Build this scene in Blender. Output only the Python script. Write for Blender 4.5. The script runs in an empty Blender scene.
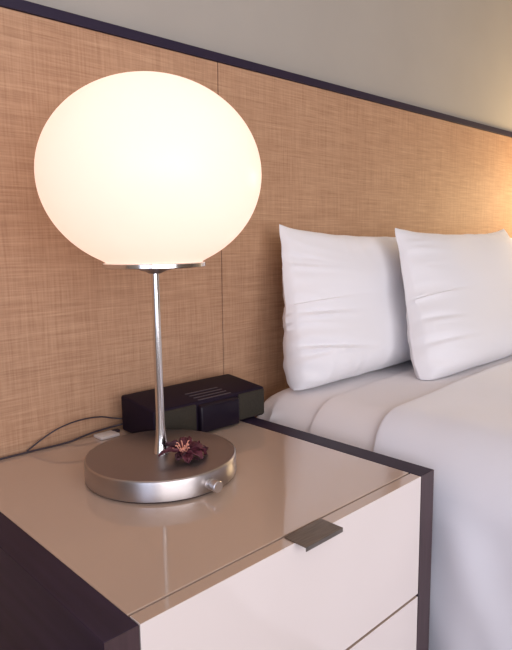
import bpy, bmesh, math, random
from mathutils import Vector, Matrix, noise

S = bpy.context.scene
COL = S.collection
random.seed(7)

# ------------------------------------------------------------------ camera
F = Vector((0.68497238, 0.71496417, -0.14013945))
R = Vector((0.72081608, -0.69301494, -0.01242865))
U = Vector((0.10600477, 0.09250148, 0.99005377))
cd = bpy.data.cameras.new('camera'); cam = bpy.data.objects.new('camera', cd); COL.objects.link(cam)
m = Matrix((R, U, -F)).transposed().to_4x4()
m.translation = Vector((-0.340922, -1.232465, 1.041645))
cam.matrix_world = m
cd.sensor_fit = 'HORIZONTAL'; cd.sensor_width = 36; cd.lens = 36*596.62/512
cd.clip_start = 0.02
S.camera = cam

# ------------------------------------------------------------------ light
W = bpy.data.worlds.new('world'); S.world = W; W.use_nodes = True
bg = W.node_tree.nodes['Background']
bg.inputs[0].default_value = (0.62, 0.74, 1.0, 1); bg.inputs[1].default_value = 1.0

def area(name, loc, rot, sx, sy, power, col):
    d = bpy.data.lights.new(name, 'AREA'); d.shape = 'RECTANGLE'; d.size = sx; d.size_y = sy
    d.energy = power; d.color = col
    o = bpy.data.objects.new(name, d); COL.objects.link(o); o.location = loc; o.rotation_euler = rot
    return o
# daylight through the big window behind the camera
area('window_daylight', (-0.8, -3.70, 1.45), (math.radians(90), 0, 0), 3.4, 2.0, 88, (1.0, 0.95, 0.95))
# cool side light added for an inferred left window; the wall stays solid
area('side_window_daylight', (-2.62, -2.5, 1.45), (0, math.radians(-90), 0), 2.0, 1.7, 30, (0.60, 0.72, 1.0))
# warm bulb of the far bedside lamp (other side of the bed)
d = bpy.data.lights.new('far_bedside_bulb', 'POINT'); d.energy = 40; d.color = (1.0, 0.74, 0.40); d.shadow_soft_size = 0.15
o = bpy.data.objects.new('far_bedside_bulb', d); COL.objects.link(o); o.location = (2.95, -0.42, 1.22)

S.view_settings.view_transform = 'Standard'; S.view_settings.look = 'None'
S.view_settings.exposure = 0.0; S.view_settings.gamma = 1.0; S.view_settings.use_curve_mapping = False
S.cycles.use_denoising = True
S.cycles.max_bounces = 8

# ------------------------------------------------------------------ helpers
def tag(o, label=None, cat=None, group=None, kind=None):
    if label: o['label'] = label
    if cat: o['category'] = cat
    if group: o['group'] = group
    if kind: o['kind'] = kind
    return o

def empty(name, loc, label, cat, group=None):
    o = bpy.data.objects.new(name, None); COL.objects.link(o); o.location = loc
    o.empty_display_size = 0.05
    return tag(o, label, cat, group)

def obj(name, bm, mat, parent=None, smooth=False, weld=False):
    """link bm (world coordinates) as one mesh object"""
    me = bpy.data.meshes.new(name)
    if weld: bmesh.ops.remove_doubles(bm, verts=bm.verts, dist=1e-5)
    bmesh.ops.recalc_face_normals(bm, faces=bm.faces)
    if smooth:
        for f in bm.faces: f.smooth = True
    bm.to_mesh(me); bm.free()
    me.materials.append(mat)
    o = bpy.data.objects.new(name, me); COL.objects.link(o)
    if parent:
        bpy.context.view_layer.update()
        o.parent = parent
        o.matrix_parent_inverse = parent.matrix_world.inverted()
    if smooth:
        me.set_sharp_from_angle(angle=math.radians(38))
    return o

def add_box(bm, a, b, bev=0.0, seg=2):
    r = bmesh.ops.create_cube(bm, size=1)
    vs = r['verts']
    for v in vs:
        v.co = Vector([(a[i]+b[i])/2 + v.co[i]*(b[i]-a[i]) for i in range(3)])
    if bev > 0:
        es = list({e for v in vs for e in v.link_edges})
        bmesh.ops.bevel(bm, geom=es, offset=bev, segments=seg, profile=0.5, affect='EDGES')

def box(a, b, bev=0.0, seg=2):
    bm = bmesh.new(); add_box(bm, a, b, bev, seg); return bm

def add_lathe(bm, prof, c, n=64, axis=None):
    """prof: list of (r,z); closed at r=0"""
    c = Vector(c)
    q = axis.to_track_quat('Z', 'Y') if axis else None
    rings = []
    for r, z in prof:
        if r < 1e-6:
            p = Vector((0, 0, z)); p = q @ p if q else p
            rings.append([bm.verts.new(c+p)])
        else:
            ring = []
            for k in range(n):
                a = 2*math.pi*k/n
                p = Vector((r*math.cos(a), r*math.sin(a), z)); p = q @ p if q else p
                ring.append(bm.verts.new(c+p))
            rings.append(ring)
    for A, B in zip(rings, rings[1:]):
        for k in range(n):
            j = (k+1) % n
            if len(A) == 1 and len(B) == 1: continue
            if len(A) == 1: bm.faces.new((A[0], B[k], B[j]))
            elif len(B) == 1: bm.faces.new((A[k], A[j], B[0]))
            else: bm.faces.new((A[k], A[j], B[j], B[k]))

def lathe(prof, c, n=64, axis=None):
    bm = bmesh.new(); add_lathe(bm, prof, c, n, axis); return bm

def catmull(pts, sub=10):
    P = [Vector(p) for p in pts]; P = [2*P[0]-P[1]] + P + [2*P[-1]-P[-2]]
    out = []
    for i in range(1, len(P)-2):
        for k in range(sub):
            t = k/sub
            out.append(0.5*((2*P[i]) + (-P[i-1]+P[i+1])*t + (2*P[i-1]-5*P[i]+4*P[i+1]-P[i+2])*t*t
                            + (-P[i-1]+3*P[i]-3*P[i+1]+P[i+2])*t**3))
    out.append(P[-2]); return out

def add_tube(bm, pts, r, n=10):
    rings = []
    for i, p in enumerate(pts):
        t = (pts[min(i+1, len(pts)-1)] - pts[max(i-1, 0)]).normalized()
        s = t.cross(Vector((0, 0, 1)))
        if s.length < 1e-3: s = Vector((1, 0, 0))
        s.normalize(); w = t.cross(s)
        rings.append([bm.verts.new(p + (s*math.cos(2*math.pi*k/n) + w*math.sin(2*math.pi*k/n))*r) for k in range(n)])
    for A, B in zip(rings, rings[1:]):
        for k in range(n):
            j = (k+1) % n; bm.faces.new((A[k], A[j], B[j], B[k]))
    bm.faces.new(rings[0]); bm.faces.new(rings[-1])

# ------------------------------------------------------------------ materials
def mat(name, col, rough=0.5, metal=0.0, spec=0.5, coat=0.0, sheen=0.0, noise_amt=0.0, nscale=(8, 8, 8), bump=0.0, bscale=(60, 60, 60)):
    m = bpy.data.materials.new(name); m.use_nodes = True
    nt = m.node_tree; b = nt.nodes['Principled BSDF']
    b.inputs['Base Color'].default_value = (*col, 1)
    b.inputs['Roughness'].default_value = rough; b.inputs['Metallic'].default_value = metal
    b.inputs['Specular IOR Level'].default_value = spec
    b.inputs['Coat Weight'].default_value = coat; b.inputs['Sheen Weight'].default_value = sheen
    tc = nt.nodes.new('ShaderNodeTexCoord')
    def nz(sc, det=4):
        mp = nt.nodes.new('ShaderNodeMapping'); mp.inputs['Scale'].default_value = sc
        n = nt.nodes.new('ShaderNodeTexNoise'); n.inputs['Scale'].default_value = 1; n.inputs['Detail'].default_value = det
        nt.links.new(tc.outputs['Object'], mp.inputs[0]); nt.links.new(mp.outputs[0], n.inputs[0]); return n
    if noise_amt > 0:
        n = nz(nscale); r = nt.nodes.new('ShaderNodeValToRGB')
        r.color_ramp.elements[0].position = 0.3; r.color_ramp.elements[1].position = 0.7
        r.color_ramp.elements[0].color = (*[c*(1-noise_amt) for c in col], 1)
        r.color_ramp.elements[1].color = (*[min(1, c*(1+noise_amt)) for c in col], 1)
        nt.links.new(n.outputs[0], r.inputs[0]); nt.links.new(r.outputs[0], b.inputs['Base Color'])
    if bump > 0:
        n = nz(bscale); bp = nt.nodes.new('ShaderNodeBump'); bp.inputs['Strength'].default_value = bump
        bp.inputs['Distance'].default_value = 0.002
        nt.links.new(n.outputs[0], bp.inputs['Height']); nt.links.new(bp.outputs[0], b.inputs['Normal'])
    return m

def weave_mat():
    m = bpy.data.materials.new('woven_grasscloth'); m.use_nodes = True
    nt = m.node_tree; b = nt.nodes['Principled BSDF']; L = nt.links.new
    b.inputs['Roughness'].default_value = 0.62; b.inputs['Specular IOR Level'].default_value = 0.25
    tc = nt.nodes.new('ShaderNodeTexCoord')
    def nz(sc, det=3, rough=0.6):
        mp = nt.nodes.new('ShaderNodeMapping'); mp.inputs['Scale'].default_value = sc
        n = nt.nodes.new('ShaderNodeTexNoise'); n.inputs['Scale'].default_value = 1
        n.inputs['Detail'].default_value = det; n.inputs['Roughness'].default_value = rough
        L(tc.outputs['Object'], mp.inputs[0]); L(mp.outputs[0], n.inputs[0]); return n.outputs[0]
    def mth(op, a, c):
        n = nt.nodes.new('ShaderNodeMath'); n.operation = op
        for i, v in enumerate((a, c)):
            if isinstance(v, (int, float)): n.inputs[i].default_value = v
            else: L(v, n.inputs[i])
        return n.outputs[0]
    h = nz((9, 1, 260)); v = nz((230, 1, 10)); h2 = nz((3, 1, 95)); v2 = nz((85, 1, 2.5)); big = nz((2.5, 1, 2.5), 2)
    s = mth('ADD', mth('MULTIPLY', h, 0.36), mth('MULTIPLY', v, 0.25))
    s = mth('ADD', s, mth('ADD', mth('MULTIPLY', h2, 0.17), mth('MULTIPLY', v2, 0.12)))
    s = mth('ADD', s, mth('MULTIPLY', big, 0.10))
    r = nt.nodes.new('ShaderNodeValToRGB'); cr = r.color_ramp
    cr.elements[0].position = 0.36; cr.elements[0].color = (0.30, 0.160, 0.093, 1)
    cr.elements[1].position = 0.68; cr.elements[1].color = (0.585, 0.375, 0.235, 1)
    e = cr.elements.new(0.50); e.color = (0.425, 0.245, 0.147, 1)
    L(s, r.inputs[0]); L(r.outputs[0], b.inputs['Base Color'])
    bp = nt.nodes.new('ShaderNodeBump'); bp.inputs['Strength'].default_value = 0.35; bp.inputs['Distance'].default_value = 0.001
    L(s, bp.inputs['Height']); L(bp.outputs[0], b.inputs['Normal'])
    return m

M_weave = weave_mat()
M_dark = mat('dark_stained_wood', (0.026, 0.016, 0.034), 0.5, spec=0.25, noise_amt=0.2, nscale=(60, 4, 60))
M_lit_front = mat('lit_brown_front', (0.060, 0.034, 0.038), 0.4, noise_amt=0.2, nscale=(200, 200, 8))
M_trim = mat('dark_headboard_trim', (0.019, 0.012, 0.032), 0.5, spec=0.3)
M_wall = mat('grey_wall_paint', (0.39, 0.355, 0.315), 0.9, spec=0.2, noise_amt=0.03, nscale=(3, 3, 3), bump=0.05, bscale=(200, 200, 200))
M_ceil = mat('ceiling_paint', (0.75, 0.73, 0.70), 0.9)
M_floor = mat('floor_carpet', (0.20, 0.15, 0.14), 0.95, noise_amt=0.25, nscale=(40, 40, 40), bump=0.3)
M_top = mat('taupe_gloss_top', (0.50, 0.37, 0.29), 0.06, spec=0.6, coat=0.6)
M_front = mat('cream_gloss_lacquer', (0.76, 0.67, 0.63), 0.12, spec=0.5, coat=0.4)
M_dfront_core = M_front
M_bronze = mat('bronze_metal', (0.22, 0.19, 0.165), 0.42, metal=0.9, noise_amt=0.15, nscale=(30, 300, 30))
M_nickel = mat('brushed_nickel', (0.45, 0.41, 0.40), 0.30, metal=1.0)
M_nickel_top = mat('brushed_nickel_top', (0.30, 0.265, 0.27), 0.34, metal=0.9)
M_chrome = mat('polished_nickel', (0.72, 0.69, 0.68), 0.16, metal=1.0)
M_linen = mat('white_cotton', (0.80, 0.78, 0.80), 0.85, spec=0.2, sheen=0.3, bump=0.05, bscale=(500, 500, 500))
M_sheet = mat('white_sheet', (0.76, 0.71, 0.71), 0.8, spec=0.2, sheen=0.2)
M_duvet = mat('white_duvet_cotton', (0.76, 0.75, 0.80), 0.8, spec=0.2, sheen=0.3, noise_amt=0.02, nscale=(4, 4, 4))
M_black = mat('black_plastic', (0.014, 0.008, 0.017), 0.55, spec=0.1)
M_grille = mat('olive_speaker_cloth', (0.036, 0.030, 0.023), 0.8, spec=0.15, noise_amt=0.2, nscale=(400, 400, 400))
M_screen = mat('dark_display_glass', (0.011, 0.007, 0.014), 0.3, spec=0.2)
M_slot = mat('dark_grey_button', (0.06, 0.045, 0.055), 0.4)  # button bars, a little lighter than the housing
M_knob = mat('satin_knob_metal', (0.62, 0.58, 0.57), 0.3, metal=0.9)
M_cable = mat('black_rubber', (0.03, 0.02, 0.03), 0.5)
M_white = mat('white_plastic', (0.68, 0.62, 0.58), 0.4)
M_petal = mat('dried_crimson_petal', (0.085, 0.014, 0.025), 0.6, noise_amt=0.45, nscale=(90, 90, 90), bump=0.3, bscale=(200, 200, 200))
M_centre = mat('pink_flower_centre', (0.75, 0.33, 0.24), 0.6, noise_amt=0.3, nscale=(150, 150, 150))
M_petal_dark = mat('withered_dark_petal', (0.05, 0.012, 0.022), 0.7, noise_amt=0.3, nscale=(90, 90, 90))

def globe_mat():
    m = bpy.data.materials.new('lit_opal_glass'); m.use_nodes = True
    nt = m.node_tree; b = nt.nodes['Principled BSDF']
    b.inputs['Base Color'].default_value = (0.80, 0.74, 0.68, 1); b.inputs['Roughness'].default_value = 0.35
    b.inputs['Emission Color'].default_value = (1.0, 0.71, 0.60, 1); b.inputs['Emission Strength'].default_value = 0.34
    tr = nt.nodes.new('ShaderNodeBsdfTranslucent'); tr.inputs[0].default_value = (0.95, 0.88, 0.80, 1)
    mx = nt.nodes.new('ShaderNodeMixShader'); mx.inputs[0].default_value = 0.5
    nt.links.new(b.outputs[0], mx.inputs[1]); nt.links.new(tr.outputs[0], mx.inputs[2])
    nt.links.new(mx.outputs[0], nt.nodes['Material Output'].inputs[0])
    return m
M_globe = globe_mat()

# ------------------------------------------------------------------ the room
X0, X1, Y0, Y1, ZC = -2.7, 4.6, -3.9, 0.03, 2.75
tag(obj('floor', box((X0, Y0, -0.05), (X1, Y1+0.1, 0)), M_floor), 'dark carpeted bedroom floor', 'floor', kind='structure')
tag(obj('wall_back', box((X0, Y1, 0), (X1, Y1+0.1, ZC)), M_wall), 'grey painted wall above the woven headboard', 'wall', kind='structure')
tag(obj('wall_left', box((X0-0.1, Y0, 0), (X0, Y1+0.1, ZC)), M_wall), 'grey painted side wall', 'wall', kind='structure')
tag(obj('wall_right', box((X1, Y0, 0), (X1+0.1, Y1+0.1, ZC)), M_wall), 'grey painted side wall', 'wall', kind='structure')
tag(obj('ceiling', box((X0, Y0, ZC), (X1, Y1+0.1, ZC+0.1)), M_ceil), 'pale ceiling', 'ceiling', kind='structure')
bm = bmesh.new()
wx0, wx1, wz0, wz1 = -2.55, 0.95, 0.4, 2.5
add_box(bm, (X0, Y0-0.1, 0), (wx0, Y0, ZC)); add_box(bm, (wx1, Y0-0.1, 0), (X1, Y0, ZC))
add_box(bm, (wx0, Y0-0.1, 0), (wx1, Y0, wz0)); add_box(bm, (wx0, Y0-0.1, wz1), (wx1, Y0, ZC))
tag(obj('wall_front', bm, M_wall), 'grey painted window wall', 'wall', kind='structure')

# ------------------------------------------------------------------ headboard
hb = empty('headboard', (1.0, 0, 0), 'wall-wide tan woven grasscloth headboard with a dark top rail', 'headboard')
SEAM = 0.715
px = [-2.6, SEAM, 3.05, 4.55]
for a, b_ in zip(px, px[1:]):
    obj('fabric_panel', box((a+0.0012, 0.0, 0.05), (b_-0.0012, 0.026, 1.499), 0.0015, 1), M_weave, hb)
obj('backing_board', box((-2.6, 0.004, 0.04), (4.55, 0.028, 1.498)), M_trim, hb)
obj('top_rail', box((-2.6, -0.004, 1.4995), (4.55, 0.028, 1.5215), 0.001, 1), M_trim, hb)

# ------------------------------------------------------------------ nightstand
H, NW, D, T, WP = 0.60, 0.62, 0.6487, 0.0249, 0.0455
ns = empty('nightstand', (0.31, -0.33, 0), 'cream lacquered nightstand with dark wood sides and glossy taupe glass top', 'nightstand')
for a, b_ in ((-WP, 0), (NW, NW+WP)):
    obj('side_panel', box((a, -D-T+0.0012, 0.0), (b_, -0.006, H), 0.0008, 2), M_dark, ns)
    e = obj('lit_front_strip', box((a+0.0003, -D-T, 0.0), (b_-0.0003, -D-T+0.0014, H-0.0006)), M_lit_front, ns); e['label'] = 'added brown front strip, lit tone in its colour'  # added strip: the lit brown of the panel front put into its colour
obj('glass_top', box((0.0006, -D+0.0022, H-0.010), (NW-0.0006, -0.012, H-0.0004), 0.0008, 2), M_top, ns)
obj('back_strip', box((0.0006, -0.0118, 0.03), (NW-0.0006, -0.006, H-0.003)), M_dark, ns)
obj('carcass', box((0.0004, -D+0.005, 0.05), (NW-0.0004, -0.0122, H-0.0104)), M_dark, ns)
obj('plinth', box((0.001, -D+0.03, 0.0), (NW-0.001, -0.02, 0.05)), M_dark, ns)
zg = 0.3597
drawers = []
for z0, z1 in ((zg+0.003, H-0.0004), (0.118, zg-0.003)):
    dr = obj('drawer', box((0.0014, -D-T, z0), (NW-0.0014, -D-0.0016, z1), 0.0008, 2), M_front, ns)
    dr.data.materials.append(M_top)            # top edge: dimmer light and tan reflection put into its colour
    for f in dr.data.polygons:
        if f.normal.z > 0.9 and f.area > 1e-3: f.material_index = 1
    drawers.append(dr)
    bm = bmesh.new()
    zt = z1 + (0.0003 if z1 > 0.5 else -0.0025)
    hx0, hx1 = 0.2675, 0.3525
    add_box(bm, (hx0, -D-T-0.0235, zt), (hx1, -D-0.004, zt+0.0022), 0.0004, 1)
    add_box(bm, (hx0, -D-T-0.0235, zt-0.005), (hx1, -D-T-0.0215, zt+0.0008), 0.0004, 1)
    h = obj('handle', bm, M_bronze, dr); h['label'] = 'bronze tab pull'

# ------------------------------------------------------------------ lamp
LX, LY = 0.2879, -0.3089
lamp = empty('table_lamp', (LX, LY, H), 'glowing white globe table lamp with brushed metal stem and round base on nightstand', 'lamp')
bt = H+0.041; rb = 0.1433
obj('felt_foot', lathe([(0, H), (rb-0.006, H), (rb-0.006, H+0.0032), (0, H+0.0032)], (LX, LY, 0), 96), M_black, lamp, True)
obj('base', lathe([(0, H+0.003), (rb-0.0015, H+0.003), (rb, H+0.0045), (rb, bt-0.003), (rb-0.0008, bt-0.0012), (rb-0.003, bt)], (LX, LY, 0), 128), M_nickel, lamp, True)
obj('base_cover', lathe([(rb-0.003, bt-0.0002), (rb-0.0045, bt+0.0001), (0.03, bt), (0, bt)], (LX, LY, 0), 128), M_nickel_top, lamp, True)
prof = [(0, bt), (0.0165, bt), (0.0165, bt+0.001)]
for k in range(0, 15):
    t = k/14; prof.append((0.0080 + 0.0084*(1-t)**3.0, bt+0.001+0.095*t))
prof += [(0.0076, 0.85), (0.0068, 0.990), (0, 0.990)]
obj('stem', lathe(prof, (LX, LY, 0), 40), M_chrome, lamp, True)
obj('collar', lathe([(0, 0.984), (0.011, 0.984), (0.016, 0.987), (0.034, 0.9925), (0.036, 0.9958), (0, 0.9958)], (LX, LY, 0), 64), M_nickel_top, lamp, True)
obj('shade_plate', lathe([(0, 0.9955), (0.091, 0.9955), (0.0940, 0.9970), (0.0940, 1.0035), (0.0920, 1.0045), (0, 1.0045)], (LX, LY, 0), 96), M_chrome, lamp, True)
zc, ra, bu, bl = 1.1598, 0.1983, 0.1712, 0.1712
prof = [(0, 1.0046), (0.088, 1.0046)]
rcut = 0.0885
a0 = -math.asin((zc-1.006)/bl)
for k in range(0, 25):
    a = a0*(1-k/24); prof.append((max(rcut, ra*math.cos(a)), zc+bl*math.sin(a)))
for k in range(1, 33):
    a = math.pi/2*k/32; prof.append((ra*math.cos(a) if k < 32 else 0, zc+bu*math.sin(a)))
obj('globe_shade', lathe(prof, (LX, LY, 0), 128), M_globe, lamp, True)
d = bpy.data.lights.new('lamp_bulb', 'POINT'); d.energy = 1.02; d.color = (1.0, 0.74, 0.66); d.shadow_soft_size = 0.03
o = bpy.data.objects.new('lamp_bulb', d); COL.objects.link(o); o.location = (LX, LY, 1.185)
kc = Vector((LX+0.0005, LY, H+0.019)) + Vector((math.cos(math.radians(-89)), math.sin(math.radians(-89)), 0))*(rb-0.0012)
kd = Vector((math.cos(math.radians(-89)), math.sin(math.radians(-89)), 0))
kn = obj('dimmer_knob', lathe([(0, 0), (0.0100, 0), (0.0100, 0.005), (0.0074, 0.0056), (0.0074, 0.0120), (0.0106, 0.0128), (0.0106, 0.0215), (0.0096, 0.0227), (0, 0.0227)], kc, 40, kd), M_knob, lamp, True)

# ------------------------------------------------------------------ clock radio
ang = math.radians(-2)
ux = Vector((math.cos(ang), math.sin(ang), 0)); uy = Vector((-math.sin(ang), math.cos(ang), 0))
RO = Vector((0.361, -0.182, H+0.0005))       # front left bottom corner
RL, RD = 0.326, 0.148
radio = empty('clock_radio', RO + ux*RL/2 + uy*RD/2, 'black clock radio with olive speaker ends behind the lamp base', 'radio')
def rp(x, y, z): return RO + ux*x + uy*y + Vector((0, 0, z))
def rbox(a, b, bev=0.0, slope=None, seg=3):
    bm = bmesh.new(); add_box(bm, a, b, 0)
    if slope:
        for v in bm.verts:
            if v.co.z > (a[2]+b[2])/2: v.co.z += slope(v.co.x, v.co.y)
    if bev: bmesh.ops.bevel(bm, geom=list(bm.edges), offset=bev, segments=seg, profile=0.5, affect='EDGES')
    for v in bm.verts: v.co = rp(*v.co)
    return bm
HR = 0.077
sl = lambda x, y: 0.012*(y/RD)
obj('housing', rbox((0, 0.006, 0.004), (RL, RD, HR), 0.006, sl), M_black, radio, True)
for a, b_ in ((0.004, 0.112), (0.238, RL-0.004)):
    obj('speaker_grille', rbox((a, 0.001, 0.008), (b_, 0.012, HR-0.004), 0.004), M_grille, radio, True)
obj('display_panel', rbox((0.117, -0.008, 0.004), (0.233, 0.05, HR-0.002), 0.005, lambda x, y: 0.012*(y/0.05)-0.006), M_screen, radio, True)
for k in range(4):
    y = 0.012+k*0.017
    z = HR + sl(0, y)
    obj('button_bar', rbox((0.125, y, z-0.003), (0.222, y+0.0035, z+0.0016), 0.0008), M_slot, radio, True)
for x in (0.02, RL-0.03):
    for y in (0.02, RD-0.02):
        obj('rubber_foot', rbox((x, y, 0), (x+0.012, y+0.01, 0.0045)), M_cable, radio)

# ------------------------------------------------------------------ cables and white adapter
def cable(name, pts, r, label):
    bm = bmesh.new(); add_tube(bm, catmull(pts, 12), r)
    return tag(obj(name, bm, M_cable, None, True), label, 'cable')
cable('power_cable', [(0.150, -0.009, H+0.003), (0.160, -0.012, H+0.010), (0.188, -0.015, H+0.026), (0.222, -0.018, H+0.040), (0.27, -0.019, H+0.047), (0.32, -0.017, H+0.043), (0.352, -0.020, H+0.034), (0.372, -0.030, H+0.030)], 0.0017,
      'thin black cable arching up the headboard to the clock radio')
cable('power_cable', [(0.05, -0.014, H+0.0024), (0.15, -0.016, H+0.0026), (0.235, -0.020, H+0.003), (0.262, -0.024, H+0.008), (0.30, -0.022, H+0.012), (0.345, -0.022, H+0.014), (0.372, -0.032, H+0.018)], 0.0022,
      'black cable lying along the back edge of the nightstand')
ad = empty('charging_plug', (0.322, -0.034, H), 'small flat white plug lying behind the lamp base', 'plug')
bm = bmesh.new(); add_box(bm, (0.300, -0.056, H), (0.348, -0.020, H+0.007), 0.002, 2)
obj('plug_body', bm, M_white, ad, True)
obj('plug_tip', box((0.344, -0.034, H+0.0015), (0.362, -0.023, H+0.0075), 0.001, 1), M_cable, ad)

# ------------------------------------------------------------------ dried flower
FC = Vector((0.299, -0.368, bt))
fl = empty('dried_flower', FC, 'withered dark red flower lying on the round lamp base', 'flower')
def petal(az, el, ln, wd, curl, up, mt, seed):
    bm = bmesh.new(); nu, nv = 12, 8
    d = Vector((math.cos(az), math.sin(az), 0)); s = Vector((-d.y, d.x, 0)); zz = Vector((0, 0, 1))
    pos = FC + zz*up + d*0.003; th = el; grid = []
    for i in range(nu+1):
        t = i/nu
        w = wd*math.sin(math.pi*min(0.98, 0.12+0.86*t))**0.7*0.5
        row = []
        nrm = (-d*math.sin(th) + zz*math.cos(th))
        for j in range(nv+1):
            q = j/nv*2-1
            n = noise.noise(Vector((t*4+seed, q*3, seed*1.7)))*0.0065
            p = pos + s*(w*q) + nrm*(abs(q)**1.6*w*0.55 + n)
            p.z = max(p.z, bt+0.0006)
            row.append(bm.verts.new(p))
        grid.append(row)
        pos = pos + (d*math.cos(th)+zz*math.sin(th))*(ln/nu); th -= curl/nu
    for A, B in zip(grid, grid[1:]):
        for j in range(nv): bm.faces.new((A[j], A[j+1], B[j+1], B[j]))
    o = obj('petal', bm, mt, fl, True)
    sm = o.modifiers.new('t', 'SOLIDIFY'); sm.thickness = 0.0007; sm.offset = 1
    return o
R_ = math.radians
for k, (az, el, ln, wd, curl, up, mt) in enumerate([
        (R_(168), 0.55, 0.042, 0.015, 1.1, 0.008, M_petal), (R_(128), 0.75, 0.030, 0.020, 0.8, 0.008, M_petal_dark),
        (R_(75), 0.65, 0.034, 0.024, 1.4, 0.008, M_petal_dark), (R_(20), 0.75, 0.036, 0.026, 1.9, 0.008, M_petal),
        (R_(-25), 0.60, 0.036, 0.026, 1.9, 0.008, M_petal), (R_(-70), 0.30, 0.030, 0.022, 1.0, 0.007, M_petal),
        (R_(-115), 0.25, 0.028, 0.020, 0.9, 0.006, M_petal), (R_(-150), 0.30, 0.026, 0.016, 0.7, 0.006, M_petal_dark),
        (R_(45), 1.0, 0.028, 0.020, 1.2, 0.010, M_petal), (R_(-5), 0.2, 0.040, 0.022, 0.6, 0.006, M_petal_dark)]):
    petal(az, el, ln*1.22, wd*1.2, curl, up*1.5, mt, k*3.1)
bm = bmesh.new()
for k in range(13):
    a = k*2.399; rr = 0.0035+0.0014*(k % 5)
    b0 = FC + Vector((math.cos(a)*rr*0.6, math.sin(a)*rr*0.6, 0.010))
    b1 = FC + Vector((math.cos(a)*rr*1.9-0.002, math.sin(a)*rr*1.9, 0.026+0.004*math.sin(k*1.9)))
    b2 = b1 + Vector((math.cos(a)*0.004, math.sin(a)*0.004, 0.001))
    add_tube(bm, catmull([b0, b1, b2], 3), 0.0011, 6)
bmesh.ops.create_uvsphere(bm, u_segments=12, v_segments=8, radius=0.0075, matrix=Matrix.Translation(FC+Vector((0, 0, 0.015))))
obj('stamens', bm, M_centre, fl, True)
obj('stem', (lambda b: (add_tube(b, catmull([FC+Vector((0, 0, 0.008)), FC+Vector((0.008, -0.012, 0.004)), FC+Vector((0.012, -0.026, 0.002))], 5), 0.0013, 8), b)[1])(bmesh.new()), M_petal_dark, fl, True)

# ------------------------------------------------------------------ bed
BX0, BX1, BY0, BY1 = 0.710, 2.78, -2.25, -0.04
BZ = 0.636
def crown(x):      # gentle rise of the bedding towards the middle of the bed
    t = (x-BX0)/(BX1-BX0); return 0.026*math.sin(math.pi*min(1, max(0, t)))**0.8
def drape(off, y0, y1, zlow, rad=0.07, folds=0.0, seed=0.0, thick=0.006, ny=90, wr=0.004, endroll=0.0, curve=0.0):
    """cloth laid over the bed: a section swept from y1 (head) to y0 (foot)"""
    xl, xr, zt = BX0-off, BX1+off, BZ+off
    sec = []
    n1 = 26
    for k in range(n1): sec.append((xl, zlow+(zt-rad-zlow)*k/n1, 0))
    for k in range(12):
        a = math.pi-math.pi/2*k/12; sec.append((xl+rad+rad*math.cos(a), zt-rad+rad*math.sin(a), 1))
    nt_ = 90
    for k in range(nt_+1): sec.append((xl+rad+(xr-xl-2*rad)*k/nt_, zt, 2))
    for k in range(1, 13):
        a = math.pi/2-math.pi/2*k/12; sec.append((xr-rad+rad*math.cos(a), zt-rad+rad*math.sin(a), 1))
    for k in range(1, n1+1): sec.append((xr, zt-rad-(zt-rad-zlow)*k/n1, 3))
    bm = bmesh.new(); rows = []
    for j in range(ny+1):
        t = j/ny
        if endroll: t = t**1.6
        y = y1 + (y0-y1)*t
        row = []
        lip = 0.0
        if endroll:
            d_ = (y1-y)
            lip = endroll*math.sqrt(max(0, 1-(1-min(1, d_/0.02))**2))
        for x, z, kind in sec:
            xx, z2, yy = x, z + (crown(x) if z > BZ-0.08 else 0), y
            h = max(0, (BZ-z))/BZ
            if kind == 0 or (kind == 1 and x < 1.5):
                f = folds*h*(0.9*math.sin(y*17+seed+1.5*noise.noise(Vector((y*2, z*1.5, seed))))+0.8*noise.noise(Vector((y*6, z*2.2, seed+5))))
                hh = min(1, h*2.2)
                xx = x - folds*0.7*hh - f*0.45*hh/max(h, 0.05)
                xx = max(0.6695, min(xx, x+0.004))
            if kind == 0 and folds > 0.02: xx = max(0.6695, xx + 0.010*noise.noise(Vector((y*11, z*4.5, seed+11)))*min(1, h*4))
            w = wr*noise.noise(Vector((x*3.2, y*3.4, seed)))*1.3 + wr*0.6*noise.noise(Vector((x*8+y*5, y*9-x*3, seed+3)))
            if kind == 2: z2 += w + lip
            elif kind == 1: z2 += w*0.7 + lip*0.7; xx += -lip*0.6 if x < 1.5 else lip*0.6
            else: xx += (-lip if x < 1.5 else lip)
            if kind == 0 or (kind == 1 and x < 1.5):     # hem sweeps towards the foot lower down
                yy = y - curve*h*(1-t)
            row.append(bm.verts.new((xx, yy, z2)))
        rows.append(row)
    for A, B in zip(rows, rows[1:]):
        for k in range(len(sec)-1): bm.faces.new((A[k], A[k+1], B[k+1], B[k]))
    # close the foot end
    return bm

bed = empty('bed', ((BX0+BX1)/2, -1.1, 0), 'wide bed made up in white beside the nightstand', 'bed')
obj('bed_base', box((BX0+0.03, BY0+0.02, 0.06), (BX1-0.03, BY1, 0.30), 0.01), M_dark, bed)
for x in (BX0+0.1, BX1-0.16):
    for y in (BY0+0.1, BY1-0.12):
        obj('leg', box((x, y-0.03, 0), (x+0.06, y+0.03, 0.06)), M_dark, bed)
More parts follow.
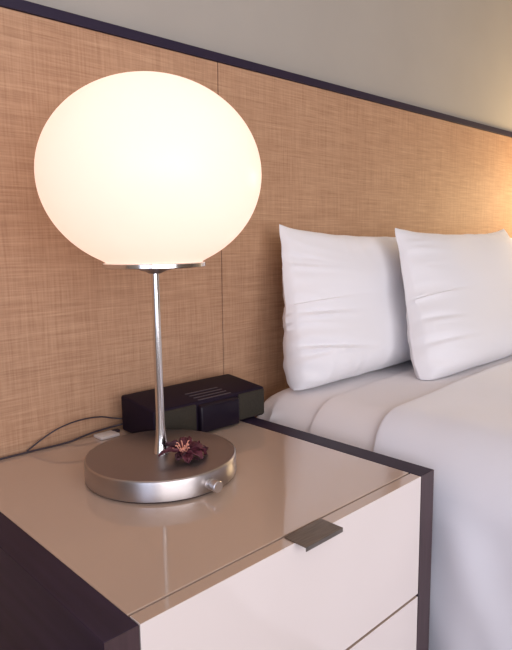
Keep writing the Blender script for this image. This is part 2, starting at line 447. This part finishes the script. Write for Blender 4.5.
# mattress with a fitted sheet: rounded block with corner gathers
bm = bmesh.new()
add_box(bm, (BX0+0.002, BY0+0.01, 0.30), (BX1-0.002, BY1, BZ-0.001), 0.125, 10)
bmesh.ops.subdivide_edges(bm, edges=[e for e in bm.edges if e.calc_length() > 0.2], cuts=60, use_grid_fill=True)
for v in bm.verts:
    c = v.co
    if c.z > 0.55: c.z += crown(c.x)*min(1, (c.z-0.55)/0.1)
    dy = BY1-c.y
    if c.x < BX0+0.12 and dy < 0.30:
        g = (1-dy/0.30)**0.7
        c.x += 0.009*g*math.sin(dy*95+c.z*30)*min(1, (BZ+0.02-c.z)/0.05+0.4)
    if c.z > 0.62: c.z += 0.003*noise.noise(Vector((c.x*6, c.y*6, 0)))
obj('mattress', bm, M_sheet, bed, True)

tag(obj('flat_sheet', drape(0.003, -2.20, -0.300, 0.24, 0.125, 0.008, 4.0, wr=0.002, endroll=0.0010, curve=0.05), M_sheet, None, True),
    'white flat sheet smoothed over the mattress below the pillows', 'sheet')
dv = obj('duvet', drape(0.011, -2.32, -0.485, 0.05, 0.13, 0.024, 1.3, wr=0.004, endroll=0.0018, curve=0.16), M_duvet, None, True)
tag(dv, 'white duvet covering the bed and hanging beside the nightstand', 'duvet')

# ------------------------------------------------------------------ pillows
def pillow(tl, tr, bl_, br_, Tf, Tb, seed, wr=0.006, pinch=0.05, creases=()):
    """quad of four seam corners (top left, top right, bottom left, bottom right), puffed to front and back"""
    tl, tr, bl_, br_ = map(Vector, (tl, tr, bl_, br_))
    nrm = ((tr-bl_).cross(tl-br_)).normalized()
    if nrm.y > 0: nrm = -nrm
    N, Mm = 90, 110
    bm = bmesh.new()
    def P(u, v, side):
        a = (u+1)/2; b = (v+1)/2
        # seams bow inwards between the corners
        a2 = 0.5+(a-0.5)*(1-pinch*0.55*(1-v*v))
        b2 = 0.5+(b-0.5)*(1-pinch*2.3*(1-abs(u)**3.0)*(1 if v > 0 else 0.0)*v*v)
        p = (bl_*(1-a2)+br_*a2)*(1-b2) + (tl*(1-a2)+tr*a2)*b2
        e = max(0, (1-abs(u)**(3.4 if v > 0 else 4.2)))*max(0, (1-abs(v)**(2.6 if v > 0 else 6.0)))
        sag = 1.0 + (0.20 if v > 0 else 0.45)*(-v)
        t0 = (Tf if side > 0 else Tb)*(e**(0.50 if v > 0 else 0.42))*sag
        t = t0
        edge = max(abs(u), abs(v))
        wv = noise.noise(Vector((u*1.6+seed, v*2.2, seed)))*1.0
        # creases running in from the side seams
        cr = abs(noise.noise(Vector((u*1.3+seed*2, v*6.5+u*1.5, seed+9))))*(abs(u)**5)*2.6
        cr += abs(noise.noise(Vector((u*7, v*1.4, seed+4))))*(abs(v)**4)*0.9
        t += (wv*wr*1.2 - cr*wr*1.6)*min(1, e*4)*1.0
        if side > 0:
            for v0, sl_, dep, reach in creases:
                dd = (v-v0-sl_*(u+1))/0.035
                t += dep*(math.exp(-(dd+1.1)**2)*0.7-math.exp(-dd*dd))*math.exp(-((u+0.88)/reach)**2)*(1-math.exp(-(1+u)/0.07))
        t = max(t, t0*0.55)
        p = p + nrm*(t if side > 0 else -t)
        # lower corners round off where the pillow slumps on the bed
        if v < -0.45:
            k = ((-v-0.45)/0.55)**2*abs(u)**3
            p += (br_-bl_)*(0.045*k)*(-1 if u > 0 else 1)
        # scalloped seam
        s_ = noise.noise(Vector((v*5.0, seed, 1)))*0.006*abs(u)**6
        p.x += s_ if u < 0 else -s_
        p.z += noise.noise(Vector((u*5, seed, 7)))*0.003*abs(v)**6
        p.z = max(p.z, BZ+crown(p.x)+0.0065)
        return p
    for side in (1, -1):
        g = [[bm.verts.new(P(i/N*2-1, j/Mm*2-1, side)) for i in range(N+1)] for j in range(Mm+1)]
        for A, B in zip(g, g[1:]):
            for i in range(N): bm.faces.new((A[i], A[i+1], B[i+1], B[i]))
    return bm
def mk(label, *a, **k):
    o = obj('pillow', pillow(*a, **k), M_linen, None, True, weld=True)
    return tag(o, label, 'pillow', 'white pillows propped against the headboard')
mk('white pillow nearest the nightstand, leaning on the headboard', (0.857, -0.080, 1.085), (1.60, -0.080, 1.06), (0.762, -0.190, 0.640), (1.56, -0.215, 0.655), 0.083, 0.055, 2.3, wr=0.009,
   creases=((0.62, -0.35, 0.006, 0.16), (-0.10, -0.12, 0.014, 0.26), (-0.47, -0.28, 0.016, 0.36), (-0.62, 0.1, 0.007, 0.15)))
mk('white pillow in front, overlapping the right edge of the pillow nearest the nightstand', (1.215, -0.215, 1.075), (1.965, -0.215, 1.075), (1.050, -0.395, 0.642), (1.93, -0.425, 0.655), 0.080, 0.036, 7.9, wr=0.005, creases=((-0.25, -0.2, 0.006, 0.2), (-0.55, -0.1, 0.006, 0.25)))
mk('white pillow at the right edge of the photo, barely showing past the front pillow', (2.215, -0.08, 1.060), (2.62, -0.08, 1.06), (2.17, -0.16, 0.665), (2.66, -0.16, 0.665), 0.075, 0.05, 5.1)
